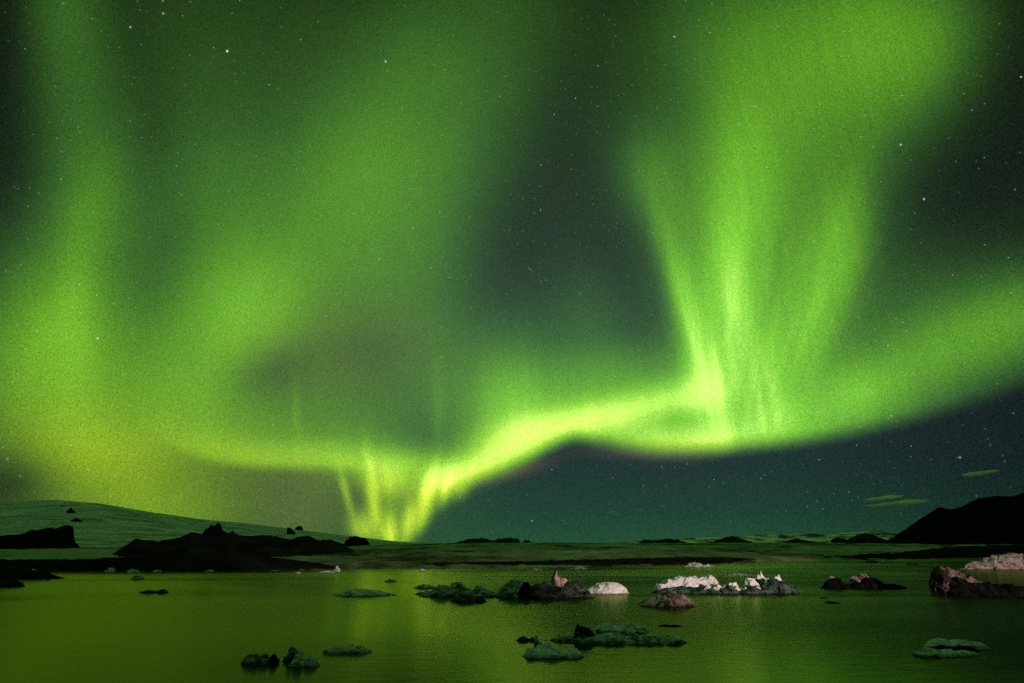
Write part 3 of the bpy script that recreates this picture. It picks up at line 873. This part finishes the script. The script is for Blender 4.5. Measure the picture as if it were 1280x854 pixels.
# -- scraps further out
ice('ice_floe', 192, 741, [(-6, 13, 4, 0, 6, 0, 2, 0), (10, 9, 5, 0, 5, 0, 2, 0)], ICE_DIRTY, 'small dark floe alone on the left of the lagoon', FLOES, seed=91, cat='ice floe')
for k, (px, row, w, h, mt, lb) in enumerate([
        (172, 724, 9, 6, ICE_TEAL, 'dark ice bit floating off the moraine hill'),
        (165, 716, 9, 6, ICE_PALE, 'pale ice bit just behind the dark one off the moraine hill'),
        (137, 715, 7, 7, ICE_PALE, 'pale ice bit at the left foot of the moraine hill'),
        (196, 715, 6, 3, ICE_PALE, 'flat pale ice bit along the foot of the moraine hill'),
        (262, 714.5, 6, 3, ICE_PALE, 'tiny pale ice bit below the middle of the moraine hill'),
        (372, 717, 6, 2.5, ICE_PALE, 'flat speck of ice left of the pointed white one'),
        (421, 715, 5, 11, ICE_PALE, 'pointed white ice bit on the far shore right of the moraine hill'),
        (408, 716, 12, 3, ICE_PALE, 'low pale ice strip beside the pointed white bit'),
        (488, 727, 8, 3.5, ICE_DIRTY, 'dark ice bit above the flat pale floe'),
        (528, 714, 5, 3, ICE_PALE, 'tiny ice speck on the far shore above the ribbed iceberg'),
        (672, 713, 9, 3, ICE_GREY, 'low grey ice speck left of the upright pale slab'),
        (724, 711.5, 12, 3.5, ICE_GREY, 'low grey ice strip right of the upright pale slab'),
        (868, 709, 13, 7, ICE_PALE, 'bluish ice bit on the far shore behind the largest iceberg'),
        (884, 709, 9, 4, ICE_PALE, 'smaller ice bit beside the bluish one on the far shore'),
        (924, 720, 22, 3, ICE_TEAL, 'thin dark ice plate behind the largest iceberg'),
        (912, 715, 14, 2.2, ICE_TEAL, 'thinner dark ice plate farthest behind the largest iceberg'),
        (1090, 703, 9, 3, ICE_BLACK, 'black ice speck by the far bank above the twin-humped iceberg'),
        (1140, 706, 9, 1.8, ICE_BLACK, 'thin black ice line between twin-humped iceberg and brown prow'),
        (1030, 748, 6, 1.6, ICE_BLACK, 'faint dark scrap awash right of the largest iceberg')]):
    ice('ice_bit', px, row, [(0, w, h, 0, w * .6, 0, 2 if h < 5 else 1.5, 0), (w * .4, w * .6, h * .7, 1, w * .4, 0, 2, 0)], mt, lb, BITS, seed=100 + k, crag=.3, ridged=.2, cat='ice bit', res=.12)

# ------------------------------------------------------------------ the lamp on the eastern bank that lights the ice (just outside the frame)
ld = bpy.data.lights.new('bank_floodlight', 'SPOT')
ld.color = (1.0, .75, .72)
ld.energy = 3600000
ld.spot_size = R(38)
ld.spot_blend = .16
ld.shadow_soft_size = .3
lo = bpy.data.objects.new('bank_floodlight', ld)
COL.objects.link(lo)
lo.location = (200, -120, 40)
lo.rotation_euler = (Vector((86, 116, 1.0)) - Vector(lo.location)).to_track_quat('-Z', 'Y').to_euler()

# ------------------------------------------------------------------ thin clouds low in the sky, lit by the aurora
cm, q = new_mat('lit_cloud')
cp = pos(q)
vol = q.n('ShaderNodeVolumePrincipled')
vol.inputs['Color'].default_value = (1.0, 1.0, .9, 1)
vol.inputs['Density'].default_value = .012
vol.inputs['Anisotropy'].default_value = 0.0
dn = q.noise(scaled(q, cp, (.0035, .004, .035)), 1.0, 5, .65, .6)
gc = q.n('ShaderNodeTexCoord').outputs['Generated']
rr = q.v('LENGTH', q.v('MULTIPLY', q.v('SUBTRACT', gc, (.5, .5, .5)), (2.0, 2.0, 2.0)))
q.put(vol.inputs['Density'], q.m('MULTIPLY', q.step(rr, 1.0, .15), q.step(dn, .34, .62, 0.006, 0.10)))
o_ = q.n('ShaderNodeOutputMaterial')
q.nt.links.new(vol.outputs[0], o_.inputs['Volume'])


def cloud(px, py, length, thick, tilt, label, seed):
    dist = 7000.0
    hd = horizontal(px)
    z = height_for(px, py, dist)
    p = hd * dist
    s_ = (p.y * CP + (z - CAM_Z) * SP) / F
    nx, nr = 40, 14
    verts, faces = [], []
    for i in range(nx):
        t = -1 + 2 * i / (nx - 1)
        pr = max(0.03, (1 - abs(t) ** 1.6)) * (0.8 + .5 * noise.noise(Vector((t * 2.5, seed, 0))))
        for k in range(nr):
            a = 2 * math.pi * k / nr
            w = 1 + .35 * noise.noise(Vector((t * 5, math.cos(a) * 1.2, math.sin(a) * 1.2 + seed)))
            verts.append((t * length / 2 * s_, math.cos(a) * pr * w * thick * 3.2 * s_,
                          math.sin(a) * pr * w * thick * .42 * s_ + t * length / 2 * s_ * math.tan(R(tilt)) + noise.noise(Vector((t * 3, seed, 5))) * thick * .15 * s_))
    for i in range(nx - 1):
        for k in range(nr):
            a, b = i * nr + k, i * nr + (k + 1) % nr
            faces.append((a, a + nr, b + nr, b))
    faces.append(tuple(range(nr)))
    faces.append(tuple((nx - 1) * nr + k for k in reversed(range(nr))))
    faces = [f[::-1] for f in faces]
    o = mesh_obj('cloud', verts, faces, cm, loc=(p.x, p.y, z))
    props(o, label, 'cloud', 'thin clouds low over the horizon')


for k, a in enumerate([(1137, 629, 124, 8, 5, 'longest streak of green-lit cloud left of the mountain top'),
                       (1118, 622.5, 74, 6, 7, 'shorter cloud streak just above the longest one'),
                       (1252, 591, 56, 9, 9, 'faint cloud streak highest, above the black mountain'),
                       (766, 640, 16, 4, 2, 'left cloud scrap of the small row in mid sky'),
                       (771, 643.5, 15, 3.5, 2, 'cloud scrap tucked just under the left one of the row'),
                       (802, 637.5, 11, 3, 4, 'smallest cloud dot in the middle of the row'),
                       (832, 633, 20, 2.6, 6, 'thin rightmost cloud scrap of the small row'),
                       (568, 668, 14, 1.6, 0, 'hair-thin cloud line right of the aurora fold'),
                       (610, 665, 14, 1.6, 2, 'hair-thin cloud line above the long dark hillock')]):
    cloud(*a, seed=k * 3.3)
